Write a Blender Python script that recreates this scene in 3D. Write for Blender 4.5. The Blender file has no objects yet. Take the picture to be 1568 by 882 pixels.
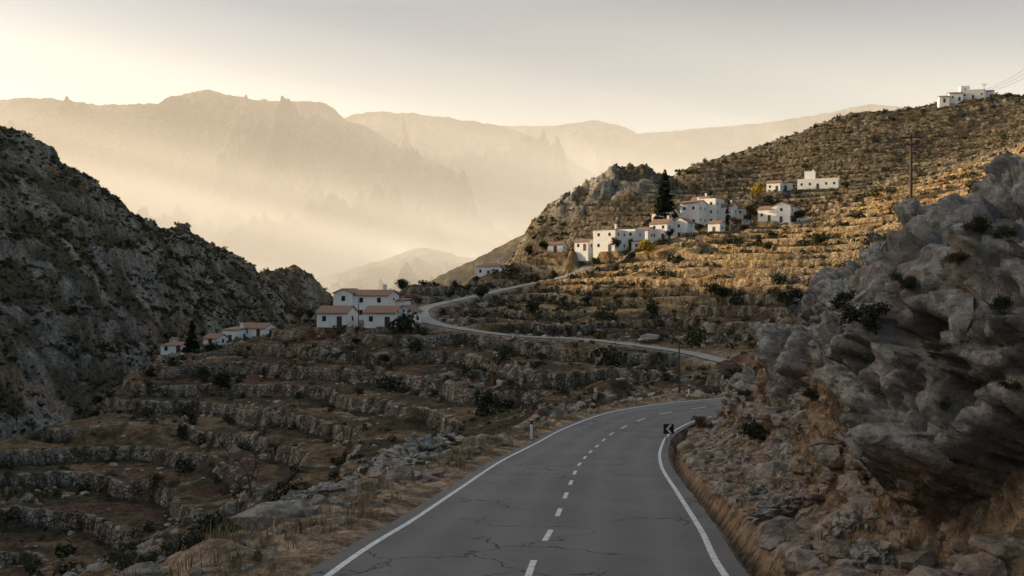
import bpy, math, numpy as np, time, bmesh
from mathutils import Vector
T0=time.time()
rng=np.random.default_rng(7)
F=1400.0
def W(u,v,d): return ((u-784)/F*d, d, (441-v)/F*d)      # image pixel u,v back-projected through the camera to depth d (m)
# ------------------------------------------------------------ noise
perm=rng.permutation(256).astype(np.int32); perm=np.concatenate([perm,perm,perm])
ga=rng.uniform(0,2*np.pi,256); G2=np.stack([np.cos(ga),np.sin(ga)],1).astype(np.float32)
g3=rng.normal(size=(256,3)); g3/=np.linalg.norm(g3,axis=1)[:,None]; G3=g3.astype(np.float32)
def fade(t): return t*t*t*(t*(t*6-15)+10)
def n2(x,y):
    x=np.asarray(x,dtype=np.float64); y=np.asarray(y,dtype=np.float64)
    xf=np.floor(x); yf=np.floor(y); xi=xf.astype(np.int32)&255; yi=yf.astype(np.int32)&255
    x=(x-xf).astype(np.float32); y=(y-yf).astype(np.float32); u=fade(x); v=fade(y)
    def c(a,b):
        g=G2[perm[perm[(xi+a)&255]+((yi+b)&255)]]
        return g[...,0]*(x-a)+g[...,1]*(y-b)
    a=c(0,0); b=c(1,0); cc=c(0,1); d=c(1,1)
    p=a+u*(b-a); q=cc+u*(d-cc)
    return (p+v*(q-p))*1.4
def n3(x,y,z):
    xf=np.floor(x); yf=np.floor(y); zf=np.floor(z)
    xi=xf.astype(np.int64)&255; yi=yf.astype(np.int64)&255; zi=zf.astype(np.int64)&255
    x=x-xf; y=y-yf; z=z-zf; u=fade(x); v=fade(y); w=fade(z)
    def c(a,b,e):
        g=G3[perm[perm[perm[(xi+a)&255]+((yi+b)&255)]+((zi+e)&255)]]
        return g[...,0]*(x-a)+g[...,1]*(y-b)+g[...,2]*(z-e)
    def pl(e):
        p=c(0,0,e); p=p+u*(c(1,0,e)-p); q=c(0,1,e); q=q+u*(c(1,1,e)-q)
        return p+v*(q-p)
    p=pl(0); return (p+w*(pl(1)-p))*1.5
def fbm2(x,y,o=4,g=.5):
    s=0;a=1
    for i in range(o):
        s=s+a*n2(x*2**i+i*17.3,y*2**i-i*9.1); a*=g
    return s
def rid2(x,y,o=4,g=.5):
    s=0;a=1
    for i in range(o):
        s=s+a*(1-2*np.abs(n2(x*2**i+i*7.3,y*2**i-i*5.1))); a*=g
    return s
def blocks(P,sc,seed=0):
    Q=P/sc; B=np.floor(Q).astype(np.int64); best=np.full(len(Q),1e9,np.float32); second=best.copy()
    val=np.zeros(len(Q),np.float32); tilt=np.zeros(len(Q),np.float32)
    for a in (-1,0,1):
        for b in (-1,0,1):
            for c in (-1,0,1):
                C=B+[a,b,c]
                h=perm[perm[perm[(C[:,0]+seed)&255]+(C[:,1]&255)]+(C[:,2]&255)]
                fp=C+.5+.42*G3[h]*1.1
                D=Q-fp; dd=(D**2).sum(1)
                n=G3[(h+77)&255]
                m=dd<best
                second=np.where(m,best,np.minimum(second,dd)); best=np.where(m,dd,best)
                val=np.where(m,h/255.0,val); tilt=np.where(m,(D*n).sum(1),tilt)
    edge=np.sqrt(second)-np.sqrt(best)
    return val-.5, tilt, edge
def cell2(x,y,seed=0):
    bx=np.floor(x).astype(np.int32); by=np.floor(y).astype(np.int32); best=np.full(x.shape,1e9,np.float32); val=np.zeros(x.shape,np.float32)
    for a in (-1,0,1):
        for b in (-1,0,1):
            h=perm[perm[(bx+a+seed)&255]+((by+b)&255)]; g=G2[h]; dx=(x-(bx+a+.5+.45*g[...,0])).astype(np.float32); dy=(y-(by+b+.5+.45*g[...,1])).astype(np.float32)
            dd=dx*dx+dy*dy; m=dd<best; best=np.where(m,dd,best); k=G2[(h+99)&255]; val=np.where(m,h/255.-.5+.7*(dx*k[...,0]+dy*k[...,1]),val)
    return val
def sst(a,b,x):
    t=np.clip((x-a)/(b-a),0,1); return t*t*(3-2*t)
def smax(a,b,k=4.): return .5*(a+b+np.sqrt((a-b)**2+k*k))
# ------------------------------------------------------------ houses table (u,v,d,w,depth,h,rot,roof,rh,win,chimney,floors)
r_=-36
HOUSES=[(567,490,176,7.2,6,4.7,-14,'gable',1.0,2,True,2),(525,490,177,4.0,6,5.2,-14,'gabley',.8,1,False,2),(508,501,168,6.0,5,2.6,-14,'gable',1.2,2,False,1),(581,502,165,6.0,5,2.7,-14,'gable',1.1,2,True,1),(618,500,167,3.4,5,2.7,-14,'gabley',1.1,1,False,1),
(606,485,178,3.,4,3.0,-14,'shed',.4,1,False,1),(352,526,212,4.2,5,3.1,-20,'shed',.5,1,True,1),(386,517,214,6.8,5,2.2,-20,'gable',1.1,2,False,1),(322,531,208,3.8,4,1.9,-20,'gable',.9,1,False,1),(264,543,200,5.6,4,2.0,-10,'hip',.7,2,False,1),
(748,424,285,8.6,6,3.2,-22,'hip',1.1,3,True,1),(772,423,287,3.2,4,2.2,-22,'flat',0,1,False,1),
(925,385,264,7.4,7,6.2,r_,'shed',.7,2,True,2),(957,379,270,6.8,6,4.8,r_,'flat',0,2,False,2),(890,384,268,4.6,4,2.6,r_,'gable',.8,2,False,1),(1008,368,279,6.0,7,5.0,r_,'gable',1.6,2,True,2),(1040,366,280,5.4,6,5.0,r_,'gabley',1.5,1,False,2),(983,369,278,4,5,3.2,r_,'gable',1,1,False,1),(1013,348,295,7,6,4.6,r_,'gable',1.5,2,False,1),
(1055,346,296,6.4,7,7.4,r_,'gable',1.0,2,True,2),(1082,345,300,6.2,7,8.2,r_,'flat',0,2,False,3),(1107,346,301,6.2,6,6.2,r_,'gable',1.3,2,True,2),(1128,345,303,4.6,6,5.4,r_,'shed',.6,2,False,2),(1196,341,290,6.0,7,5.2,r_,'gabley',1.4,1,False,2),(1172,339,293,5.0,5,3.8,r_,'gable',1.2,2,False,1),
(1093,357,286,4.0,4,3.0,r_,'gable',.9,1,False,1),(975,384,262,3.4,4,2.6,r_,'shed',.5,1,False,1),(1070,330,318,6,5,5.5,r_,'gable',1.2,2,True,1),(850,386,290,5,4,2.4,-20,'gable',.9,1,False,1),
(1252,289,352,15,6,3.4,-22,'flat',0,5,False,1),(1240,284,358,4,5,5.,-22,'flat',0,1,True,1),(1184,293,347,5.2,5,3.2,-30,'gable',1.1,2,False,1),(1203,292,349,3.4,4,2.2,-30,'flat',0,1,False,1),
(1490,152,444,11,5,4.2,-14,'flat',.9,3,False,1),(1512,151,444,6,5,3.6,-14,'gable',.9,2,False,1),(1464,155,444,6,5,3.8,-14,'gable',1.0,2,False,1),(1446,157,444,4.5,5,2.8,-14,'gable',.9,1,False,1),(1478,152,446,4,5,6.,-14,'flat',.9,1,False,2)]
# ------------------------------------------------------------ RBF
class RBF:
    def __init__(s,pts):
        P=np.array(pts,float); s.P=P[:,:2]; r=np.hypot(P[:,0],P[:,1]); s.c=3+.04*r
        s.m=P[:,2].mean()
        D=np.sqrt(((s.P[:,None]-s.P[None])**2).sum(2)+s.c[None]**2)
        s.w=np.linalg.lstsq(D+np.eye(len(P))*.02,P[:,2]-s.m,rcond=None)[0]
    def __call__(s,x,y):
        o=np.full(x.shape,s.m); x=x.astype(np.float32); y=y.astype(np.float32)
        for (px,py),c,w in zip(s.P,s.c,s.w): o+=np.float32(w)*np.sqrt((x-np.float32(px))**2+(y-np.float32(py))**2+np.float32(c*c))
        return o
main_v=[(430,820,24),(380,870,30),(560,740,36),(300,870,50),(450,790,50),(150,880,72),(0,882,88),(-200,882,90),(600,700,60),
(700,680,60),(640,650,100),(500,720,85),(400,800,75),(250,800,95),(100,800,105),(0,760,110),(0,690,125),(100,650,140),(100,720,125),
(250,700,125),(400,650,130),(250,620,150),(200,565,170),(350,560,165),(450,600,145),(550,560,150),(600,620,125),(700,600,120),
(800,650,85),(850,620,92),(950,600,88),(900,560,125),(1000,570,115),(1080,590,90),(1110,553,130),(1000,535,140),(900,520,150),(760,512,160),
(680,500,165),(640,483,185),(632,470,198),(720,455,225),(800,437,245),(890,415,262),(905,395,275),(560,502,168),(440,495,180),
(600,495,175),(300,545,185),(350,532,205),(250,545,210),(500,480,190),(600,460,210),(620,443,235),(850,470,200),(950,470,195),
(1050,450,190),(1150,430,185),(1100,500,160),(850,490,180),(950,430,220),(1050,400,225),(1150,390,215),(780,420,275),(740,425,280),
(820,392,300),(950,380,268),(1020,366,283),(1080,347,298),(1190,343,290),(1240,332,300),(1300,350,240),(1300,380,200),(1390,385,170),
(1390,340,220),(1500,270,260),(1450,310,200),(1568,240,260),(1568,300,180),(1650,250,200),(1250,290,355),(1190,293,350),(1300,270,380),
(1100,300,400),(1150,265,440),(1400,250,380),(1500,210,400),(1030,272,470),(1130,234,480),(1200,210,480),(1290,177,470),(1380,167,460),
(1440,156,450),(1568,144,450),(1750,130,450),(820,347,390),(870,312,395),(900,297,400),(960,278,410),(1010,287,420),(830,374,370),
(900,352,350),(960,342,340)]
main=[W(*p) for p in main_v]
def H0(u,d,z): return ((u-784)/F*d,d,z)
main+=[H0(*p) for p in [(1030,600,15),(1200,620,40),(1400,620,55),(1568,620,60),(1030,800,-30),(1200,820,-25),(1400,820,-10),(1568,820,0),
(820,440,-5),(900,460,15),(960,480,32),(760,400,-8),(700,330,-20),(640,280,-20),(560,250,-20),(480,230,-22),(380,250,-32),(280,240,-33),
(180,210,-33),(100,180,-35),(0,155,-36),(-100,150,-40),(0,300,-55),(250,330,-55),(450,350,-55),(600,400,-52),(740,480,-45),(850,520,-35),
(0,500,-60),(300,560,-60),(600,600,-60),(1395,110,4.5),(1568,90,6)]]
main+=[(60,0,10),(100,100,22),(130,0,35),(100,-100,22),(0,-60,3),(-40,0,-14),(-100,0,-36),(-140,80,-45),(-100,-100,-28),(-5,-20,-1),(-12,8,-7),(40,80,-3),(25,72,-8.3),(-60,-60,-18),(200,100,50),(300,300,90),(200,200,55)]
left=[(-196,350,61.5),(-189,365,56),(-185,385,48),(-183,405,41),(-173,430,31),(-162,470,20.5),(-147,510,10.6),(-129,540,8),(-119,550,.4),(-115,562,-9.6),
(-215,312,62),(-240,262,66),(-270,200,82),(-295,130,112),(-305,50,130),(-325,-100,135),(-310,-300,125),  # unseen end of the ridge, crest shaped to shade the foreground
(-112,160,-42),(-118,220,-45),(-100,300,-50),(-85,400,-52),(-75,500,-56),(-70,560,-62),(-110,640,-65),(-150,60,-42),(-180,-60,-42),(-200,-250,-30),
(-260,430,0),(-300,350,15),(-330,260,25),(-370,150,45),(-390,30,70),(-410,-120,70),(-220,520,-20),(-180,600,-55),(-450,300,-20),(-500,100,10),(-300,600,-60),
(-150,290,8),(-160,220,12),(-175,150,20)]
RM=RBF(main); RL=RBF(left)
# ------------------------------------------------------------ roads
def catmull(P,step):
    P=np.array(P,float); out=[]
    for i in range(len(P)-1):
        p0=P[max(i-1,0)];p1=P[i];p2=P[i+1];p3=P[min(i+2,len(P)-1)]
        n=max(2,int(np.linalg.norm(p2-p1)/step*2))
        t=np.linspace(0,1,n,endpoint=False)[:,None]
        out.append(.5*((2*p1)+(-p0+p2)*t+(2*p0-5*p1+4*p2-p3)*t*t+(-p0+3*p1-3*p2+p3)*t**3))
    out.append(P[-1:]); Q=np.concatenate(out)
    s=np.r_[0,np.cumsum(np.linalg.norm(np.diff(Q,axis=0),axis=1))]
    ss=np.arange(0,s[-1],step); return np.stack([np.interp(ss,s,Q[:,k]) for k in range(3)],1)
def zr(y): return -2.9-.108*y
R1=catmull([(x,y,zr(y)) for x,y in [(-4.5,-60),(-3.2,-40),(-1.9,-20),(-.9,-5),(-.3,5),(.25,14),(.85,19),(1.5,25),(2.55,34.4)]]+
 [(4.1,44,-7.6),(6.0,52,-8.1),(9.0,58,-8.1),(13,61.4,-8.0),(18,63.4,-7.9),(27,65.5,-7.7),(42,67.5,-7.2),(62,69,-6.5),(95,75,-5)],.5)
R2=catmull([W(*p) for p in [(1330,600,105),(1180,566,122),(1110,553,131),(1060,541,138),(1000,532,143),(900,520,151),(820,516,156),(760,511,160),(700,502,165),(660,493,173),
 (645,482,186),(655,470,203),(720,455,225),(800,437,245),(850,427,254),(890,415,262),(912,400,272),(965,386,276),(1030,373,280),(1100,364,282),(1190,352,284),(1240,333,298)]],.7)
def tang(R):
    t=np.gradient(R,axis=0); t[:,2]=0; t/=np.linalg.norm(t,axis=1)[:,None]; return t
T1=tang(R1); T2=tang(R2)
def near(R,T,x,y,chunk=60000):
    lat=np.empty(x.shape); zz=np.empty(x.shape); xs=x.ravel(); ys=y.ravel(); L=lat.ravel(); Z=zz.ravel()
    Rf=R.astype(np.float32)
    for i in range(0,len(xs),chunk):
        a=xs[i:i+chunk].astype(np.float32); b=ys[i:i+chunk].astype(np.float32)
        k=((a[:,None]-Rf[None,:,0])**2+(b[:,None]-Rf[None,:,1])**2).argmin(1)
        dx=a-R[k,0]; dy=b-R[k,1]
        side=dx*T[k,1]-dy*T[k,0]; al=dx*T[k,0]+dy*T[k,1]
        d=np.hypot(side,np.clip(np.abs(al)-.4,0,None)); L[i:i+chunk]=np.where(side>0,d,-d)
        Z[i:i+chunk]=R[k,2]
    return L.reshape(x.shape),Z.reshape(x.shape)
def cliff_h(lat,x,y):
    o=lat-3.2
    foot=np.interp(y,[0,16,22,28,36,45,52,58],[2.8,2.5,2.6,3.9,4.9,4.2,2.6,2.0])+.7*n2(x*.2+3,y*.22)+.3*cell2(np.asarray(x)*.35,np.asarray(y)*.35)
    q=(o-foot)
    h=np.interp(q,[-6,-2,-.8,0,.35,1.0,2.4,5.5,9.5,15,22,40,80],[0,.08,.4,.9,2.8,4.9,6.1,8.2,12.2,16.4,20,28,30])
    h=h*(.9+.28*n2(x*.09+8,y*.09+1))
    sp=2.4; hh=h/sp+.5*n2(x*.12+2,y*.12)+.18*cell2(np.asarray(x)*.6+3,np.asarray(y)*.6); fr=hh-np.floor(hh)      # ledges
    h=h+sp*.6*(sst(.0,.5,fr)-fr)*sst(2.0,4.5,h)
    return np.where(o>0,h*sst(0,1.2,o),0)
# ------------------------------------------------------------ terrain grid
A=np.radians(np.concatenate([np.linspace(-33,33,900),np.linspace(33,327,132)[1:-1]]))
Rr=np.concatenate([np.geomspace(.3,12,45)[:-1],np.geomspace(12,60,330)[:-1],np.geomspace(60,520,850)[:-1],np.geomspace(520,1600,90)[:-1],np.geomspace(1600,14000,30)])
RR,AA=np.meshgrid(Rr,A,indexing='ij'); X=RR*np.sin(AA); Y=RR*np.cos(AA)
def on(mask,fn):
    o=np.zeros(X.shape); o[mask]=fn(X[mask],Y[mask]); return o
far=sst(560,900,RR); vis=(np.abs(AA)<.6)&(RR>20)&(RR<600)
hm=RM(X,Y)+1.6*fbm2(X/38,Y/38,2)*sst(30,110,RR)
hm=hm*(1-far)+(-70)*far
oc=np.exp(-(((X-35)/38)**2+((Y-398)/28)**2)**2)
hm+=oc*on(oc>.01,lambda x,y:4*rid2(x/18,y/18,3)+3.*cell2(x/9,y/9)+1.2*cell2(x/3.5,y/3.5))
dr=np.gradient(hm,axis=0)/np.gradient(RR,axis=0); dth=np.gradient(hm,axis=1)/(RR*np.abs(np.gradient(AA,axis=1))+1e-6)
slope=np.hypot(dr,dth)
step=2.2
Tt=(hm+2.4*n2(X/60+5,Y/60)+.8*n2(X/19,Y/19)+on(vis,lambda x,y:.13*n2(x/4,y/4)+.06*n2(x/1.3,y/1.3)))/step; fl=np.floor(Tt); f=Tt-fl
rw=np.clip(slope*.45/step,.02,.4); g=np.clip((f-(1-rw))/rw,0,1)
tilt=.12; ht=step*(fl+tilt*f+(1-tilt)*g)-(Tt*step-hm)
hsh=((fl*7.13+3.7)%1)    # every terrace wall survives along different stretches
tm=sst(42,60,RR)*(1-far)*(1-oc)*sst(-.66,-.12,n2(X/26+11+hsh*31,Y/26+3)+.45*n2(X/7,Y/7)+.05)*sst(.02,.06,slope)
hm2=hm*(1-tm)+ht*tm
wall=np.clip(((g>.01)&(g<.995))*1.,0,1)*tm
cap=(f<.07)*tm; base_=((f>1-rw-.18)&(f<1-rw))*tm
rp=on(vis,lambda x,y:sst(.34,.6,fbm2(x/20+31,y/20,2)+.2*n2(x/3,y/3)+.3*sst(75,40,y)))*sst(40,60,RR)*(1-far); hm2+=rp*on(rp>.01,lambda x,y:1.1*cell2(x/2.8,y/2.8)+.6*cell2(x/1.1+5,y/1.1))
hl=RL(X,Y); env=sst(-50,-20,hl)
mk=vis&(env>.001)&(X<0)
hl=hl+env*(9*n2(X/70+2,Y/70)-1+on(mk,lambda x,y:3.8*rid2(x/48,y/60,3)+1.2*rid2(x/11+4,y/11,2)-3))
ex_=on(mk,lambda x,y:5*n2(x/45,y/60)+1.5*n2(x/9,y/9)+.5*n2(x/3,y/3))
Q=(hl+ex_)/11.; qf=Q-np.floor(Q); bm_=sst(-.15,.2,on(mk,lambda x,y:n2(x/34+7,y/34)+.4*n2(x/8,y/8)))*env*mk
band=sst(.66,.95,qf); hl=hl+bm_*11*(np.where(qf<.66,-qf*.45,-.3+(band*1.0-(qf-.66)*2.06)*.9)+.1)
hl+=on(mk,lambda x,y:1.3*cell2(x/5,y/5)+.6*cell2(x/1.9,y/1.9))*env*(.3+.8*bm_)
hl=hl*(1-sst(650,900,RR))+(-90)*sst(650,900,RR)
Z=smax(hm2,hl,2.0); Z=np.maximum(Z,-75+1.5*n2(X/200,Y/200))
isleft=sst(-1,3,hl-hm2)
Z+=on(vis,lambda x,y:.2*n2(x/2.3,y/2.3)+.12*n2(x/.9,y/.9))
for (u,v,d,w_,dp,h_,ro,*_) in HOUSES:     # levelled building plots
    hx,hy,hz_=W(u,v,d); a=math.radians(ro); b=(np.abs(RR-d)<45)&(np.abs(X-hx)<22)
    dx=X[b]-hx; dy=Y[b]-hy; lx=dx*math.cos(a)+dy*math.sin(a); ly=-dx*math.sin(a)+dy*math.cos(a)-dp/2
    q=np.maximum(np.abs(lx)-w_/2,np.abs(ly)-dp/2); k=1-sst(.8,3.2,q); Z[b]=Z[b]*(1-k)+(hz_-.05)*k; wall[b]*=(1-k)
b=(X>-40)&(X<140)&(Y>90)&(Y<320)&(RR>60)
lat2=np.full(X.shape,1e3); zz2=np.zeros(X.shape)
lat2[b],zz2[b]=near(R2,T2,X[b],Y[b])
k=1-sst(2.3,4.2,np.abs(lat2)); Z=Z*(1-k)+(zz2-.08)*k; road2=k
wall=wall*(1-k)
b=(RR<130)
lat1=np.full(X.shape,1e3); zz1=np.zeros(X.shape)
lat1[b],zz1[b]=near(R1,T1,X[b],Y[b])
lw=1.6+.9*n2(X*.13+2,Y*.13)
k=1-sst(3.5+lw,6.5+lw+.6*n2(X,Y),-lat1); k=np.where(lat1>0,0,k)
Z=Z*(1-k)+(zz1+.25*n2(X*.8,Y*.8)*sst(3.6,5,-lat1)+.5*np.clip(n2(X*.35,Y*.35),0,1)*sst(4.2,6,-lat1))*k
kc=(lat1>0)&(lat1<900)
hc=np.zeros(X.shape); hc[b]=cliff_h(lat1[b],X[b],Y[b])
inner=np.where(kc, 1-sst(45,70,lat1),0)*(Y<66)
outer=np.where(kc,1-sst(4.5,7.5,lat1),0)
kk=np.where(Y<66,inner,outer)
Z=np.where(kc,Z*(1-kk)+(zz1+hc-sst(2.5,5,lat1)*2.0)*kk,Z)
k=1-sst(3.45,3.9,np.abs(lat1)); Z=Z*(1-k)+(zz1-.07)*k
wall=wall*(np.abs(lat1)>9)
n_a=fbm2(X/25,Y/25,3); n_b=on(vis,lambda x,y:fbm2(x/4,y/4,3)); n_c=on(vis,lambda x,y:n2(x/1.2,y/1.2))
def C(*c): return np.array(c)
soil=C(.098,.058,.032); grass=C(.18,.118,.06); olive=C(.05,.044,.022); stone=C(.36,.305,.235); lime=C(.21,.185,.15); ochre=C(.27,.165,.095)
m3=lambda a:a[...,None]
sun_paint=m3(sst(165,205,Y)*(1-sst(300,335,Y))*sst(-10,20,X)); upper=m3(sst(320,350,Y))  # sunlit zone: golden sunlight painted into grass, soil and stone colours
grass_=grass*(1-sun_paint)+C(.54,.34,.125)*sun_paint; soil_=soil*(1-sun_paint)+C(.26,.155,.065)*sun_paint
grass_=grass_*(1-upper)+C(.17,.125,.07)*upper; soil_=soil_*(1-upper)+C(.085,.062,.04)*upper  # upper slope: dim unlit tone painted into the ground colours
stone_=stone*(1-sun_paint)+C(.46,.34,.21)*sun_paint; stone_=stone_*(1-upper)+C(.29,.235,.17)*upper
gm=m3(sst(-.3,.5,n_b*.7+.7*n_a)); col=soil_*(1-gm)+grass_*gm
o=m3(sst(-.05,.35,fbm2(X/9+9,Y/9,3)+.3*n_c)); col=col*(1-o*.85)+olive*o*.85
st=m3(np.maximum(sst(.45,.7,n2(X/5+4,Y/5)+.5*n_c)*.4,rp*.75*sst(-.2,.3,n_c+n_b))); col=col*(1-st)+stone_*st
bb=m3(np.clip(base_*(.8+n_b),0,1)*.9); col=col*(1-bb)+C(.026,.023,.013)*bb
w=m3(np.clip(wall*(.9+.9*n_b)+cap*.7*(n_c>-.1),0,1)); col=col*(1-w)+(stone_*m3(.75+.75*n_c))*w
lc=lime*m3(1.+.55*n_b+.4*n_a); v=m3(sst(-.3,.2,fbm2(X/16,Y/16+7,3))*(1-.85*bm_*band)); lc=lc*(1-v*.88)+C(.07,.056,.028)*v*.88
oo=m3(sst(.3,.7,fbm2(X/22+3,Y/18,3))); lc=lc*(1-oo*.5)+ochre*oo*.5
ll=m3(np.clip(isleft,0,1)); col=col*(1-ll)+lc*ll
lo_=lc*1.45; ll=m3(np.clip(oc,0,1)); col=col*(1-ll)+lo_*ll
vg=m3(np.clip((1-sst(5.8,8.5,np.abs(lat1)))*(RR<130),0,1)); col=col*(1-vg)+(C(.35,.24,.15)*m3(.8+.5*n_c+.3*n_b))*vg
r2=m3(road2*.6); col=col*(1-r2)+C(.3,.26,.2)*r2
col=np.clip(col,.01,.8)
print('terrain arrays',time.time()-T0)
def idx(x,y):
    r=np.hypot(x,y); a=np.arctan2(x,y); a=np.where(a<A[0],a+2*np.pi,a)
    return r,a,np.clip(np.searchsorted(Rr,r)-1,0,len(Rr)-2),np.clip(np.searchsorted(A,a)-1,0,len(A)-2)
def ground(x,y):
    x=np.atleast_1d(x).astype(float); y=np.atleast_1d(y).astype(float); r,a,i,j=idx(x,y)
    fr=np.clip((r-Rr[i])/(Rr[i+1]-Rr[i]),0,1); fa=np.clip((a-A[j])/(A[j+1]-A[j]),0,1)
    return (Z[i,j]*(1-fr)*(1-fa)+Z[i+1,j]*fr*(1-fa)+Z[i,j+1]*(1-fr)*fa+Z[i+1,j+1]*fr*fa)
def lookup(M,x,y): r,a,i,j=idx(x,y); return M[i,j]
# ------------------------------------------------------------ mesh helpers
scene=bpy.context.scene; coll=scene.collection
def mesh_np(name,V,Fq,mats=(),col=None,attrs=None,smooth=True,mi=None,parent=None):
    me=bpy.data.meshes.new(name); V=np.asarray(V,dtype=np.float32); Fq=np.asarray(Fq,dtype=np.int32); n=Fq.shape[1]
    me.vertices.add(len(V)); me.vertices.foreach_set('co',V.ravel())
    me.loops.add(Fq.size); me.loops.foreach_set('vertex_index',Fq.ravel())
    me.polygons.add(len(Fq)); me.polygons.foreach_set('loop_start',np.arange(0,Fq.size,n,dtype=np.int32))
    me.polygons.foreach_set('loop_total',np.full(len(Fq),n,dtype=np.int32))
    me.polygons.foreach_set('use_smooth',np.full(len(Fq),smooth,dtype=bool))
    if mi is not None: me.polygons.foreach_set('material_index',np.asarray(mi,dtype=np.int32))
    me.update(calc_edges=True)
    if col is not None:
        a=me.color_attributes.new('Col','FLOAT_COLOR','POINT'); c=np.ones((len(V),4),np.float32); c[:,:3]=col; a.data.foreach_set('color',c.ravel())
    for k_,v_ in (attrs or {}).items():
        a=me.attributes.new(k_,'FLOAT','POINT'); a.data.foreach_set('value',np.asarray(v_,np.float32).ravel())
    for m in mats: me.materials.append(m)
    ob=bpy.data.objects.new(name,me); coll.objects.link(ob)
    if parent: ob.parent=parent
    return ob
def grid_faces(nr,nc,wrap=False):
    i=np.arange(nr-1)[:,None]; j=np.arange(nc if wrap else nc-1)[None]; j2=(j+1)%nc
    return np.stack([i*nc+j+0*j2,i*nc+j2,(i+1)*nc+j2,(i+1)*nc+j],-1).reshape(-1,4)
# ------------------------------------------------------------ materials
def mat(name):
    m=bpy.data.materials.new(name); m.use_nodes=True; nt=m.node_tree; b=nt.nodes['Principled BSDF']; return m,nt,b
def nd(nt,t,**kw):
    n=nt.nodes.new(t)
    for k_,v_ in kw.items(): setattr(n,k_,v_)
    return n
def noise(nt,vec,sc,det=4,rough=.6):
    n=nd(nt,'ShaderNodeTexNoise'); n.inputs['Scale'].default_value=sc; n.inputs['Detail'].default_value=det; n.inputs['Roughness'].default_value=rough
    nt.links.new(vec,n.inputs['Vector']); return n.outputs['Fac']
def mr(nt,x,a,b,c,d):
    n=nd(nt,'ShaderNodeMapRange'); nt.links.new(x,n.inputs[0])
    for i,v_ in enumerate((a,b,c,d)): n.inputs[i+1].default_value=v_
    return n.outputs[0]
def math_(nt,op,a,b=None):
    n=nd(nt,'ShaderNodeMath',operation=op)
    for i,q in enumerate((a,b)):
        if q is None: continue
        if isinstance(q,(int,float)): n.inputs[i].default_value=q
        else: nt.links.new(q,n.inputs[i])
    return n.outputs[0]
def mixc(nt,fac,a,b,bt='MIX'):
    n=nd(nt,'ShaderNodeMix',data_type='RGBA',blend_type=bt)
    for i,q in ((0,fac),(6,a),(7,b)):
        if isinstance(q,(int,float)): n.inputs[i].default_value=q
        elif isinstance(q,(tuple,list)): n.inputs[i].default_value=(*q,1)
        else: nt.links.new(q,n.inputs[i])
    return n.outputs[2]
def pos(nt): return nd(nt,'ShaderNodeNewGeometry').outputs['Position']
def bump(nt,b,h,dist,strength=1.):
    n=nd(nt,'ShaderNodeBump'); n.inputs['Distance'].default_value=dist; n.inputs['Strength'].default_value=strength
    nt.links.new(h,n.inputs['Height']); nt.links.new(n.outputs[0],b.inputs['Normal'])
def vcol(nt): return nd(nt,'ShaderNodeVertexColor',layer_name='Col').outputs[0]
def terrain_mat():
    m,nt,b=mat('terraced_ground'); P=pos(nt)
    a=noise(nt,P,.9,6,.7); c=noise(nt,P,4.5,4,.7)
    v=nd(nt,'ShaderNodeTexVoronoi',feature='DISTANCE_TO_EDGE'); v.inputs['Scale'].default_value=1.7; nt.links.new(P,v.inputs['Vector'])
    wl=nd(nt,'ShaderNodeAttribute',attribute_name='wall').outputs['Fac']
    joint=math_(nt,'MULTIPLY',mr(nt,v.outputs['Distance'],0,.1,1,0),wl)
    k_=mr(nt,a,.34,.66,.35,1.65); k2=mr(nt,c,.34,.66,.5,1.5)
    mul=math_(nt,'MULTIPLY',k_,k2); mul=math_(nt,'MULTIPLY',mul,math_(nt,'SUBTRACT',1.,math_(nt,'MULTIPLY',joint,.8)))
    cc=nd(nt,'ShaderNodeVectorMath',operation='SCALE'); nt.links.new(vcol(nt),cc.inputs[0]); nt.links.new(mul,cc.inputs['Scale'])
    nt.links.new(cc.outputs[0],b.inputs['Base Color']); b.inputs['Roughness'].default_value=.95; b.inputs['Specular IOR Level'].default_value=.15
    h=math_(nt,'ADD',math_(nt,'MULTIPLY',a,.7),math_(nt,'MULTIPLY',c,.25)); h=math_(nt,'SUBTRACT',h,math_(nt,'MULTIPLY',joint,.4))
    bump(nt,b,h,.8); return m
M_ter=terrain_mat()
ob=mesh_np('terraced_hillside_terrain',np.stack([X,Y,Z],-1).reshape(-1,3),grid_faces(len(Rr),len(A),True)[:,::-1],[M_ter],col.reshape(-1,3),{'wall':wall})
print('terrain mesh',time.time()-T0)
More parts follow.
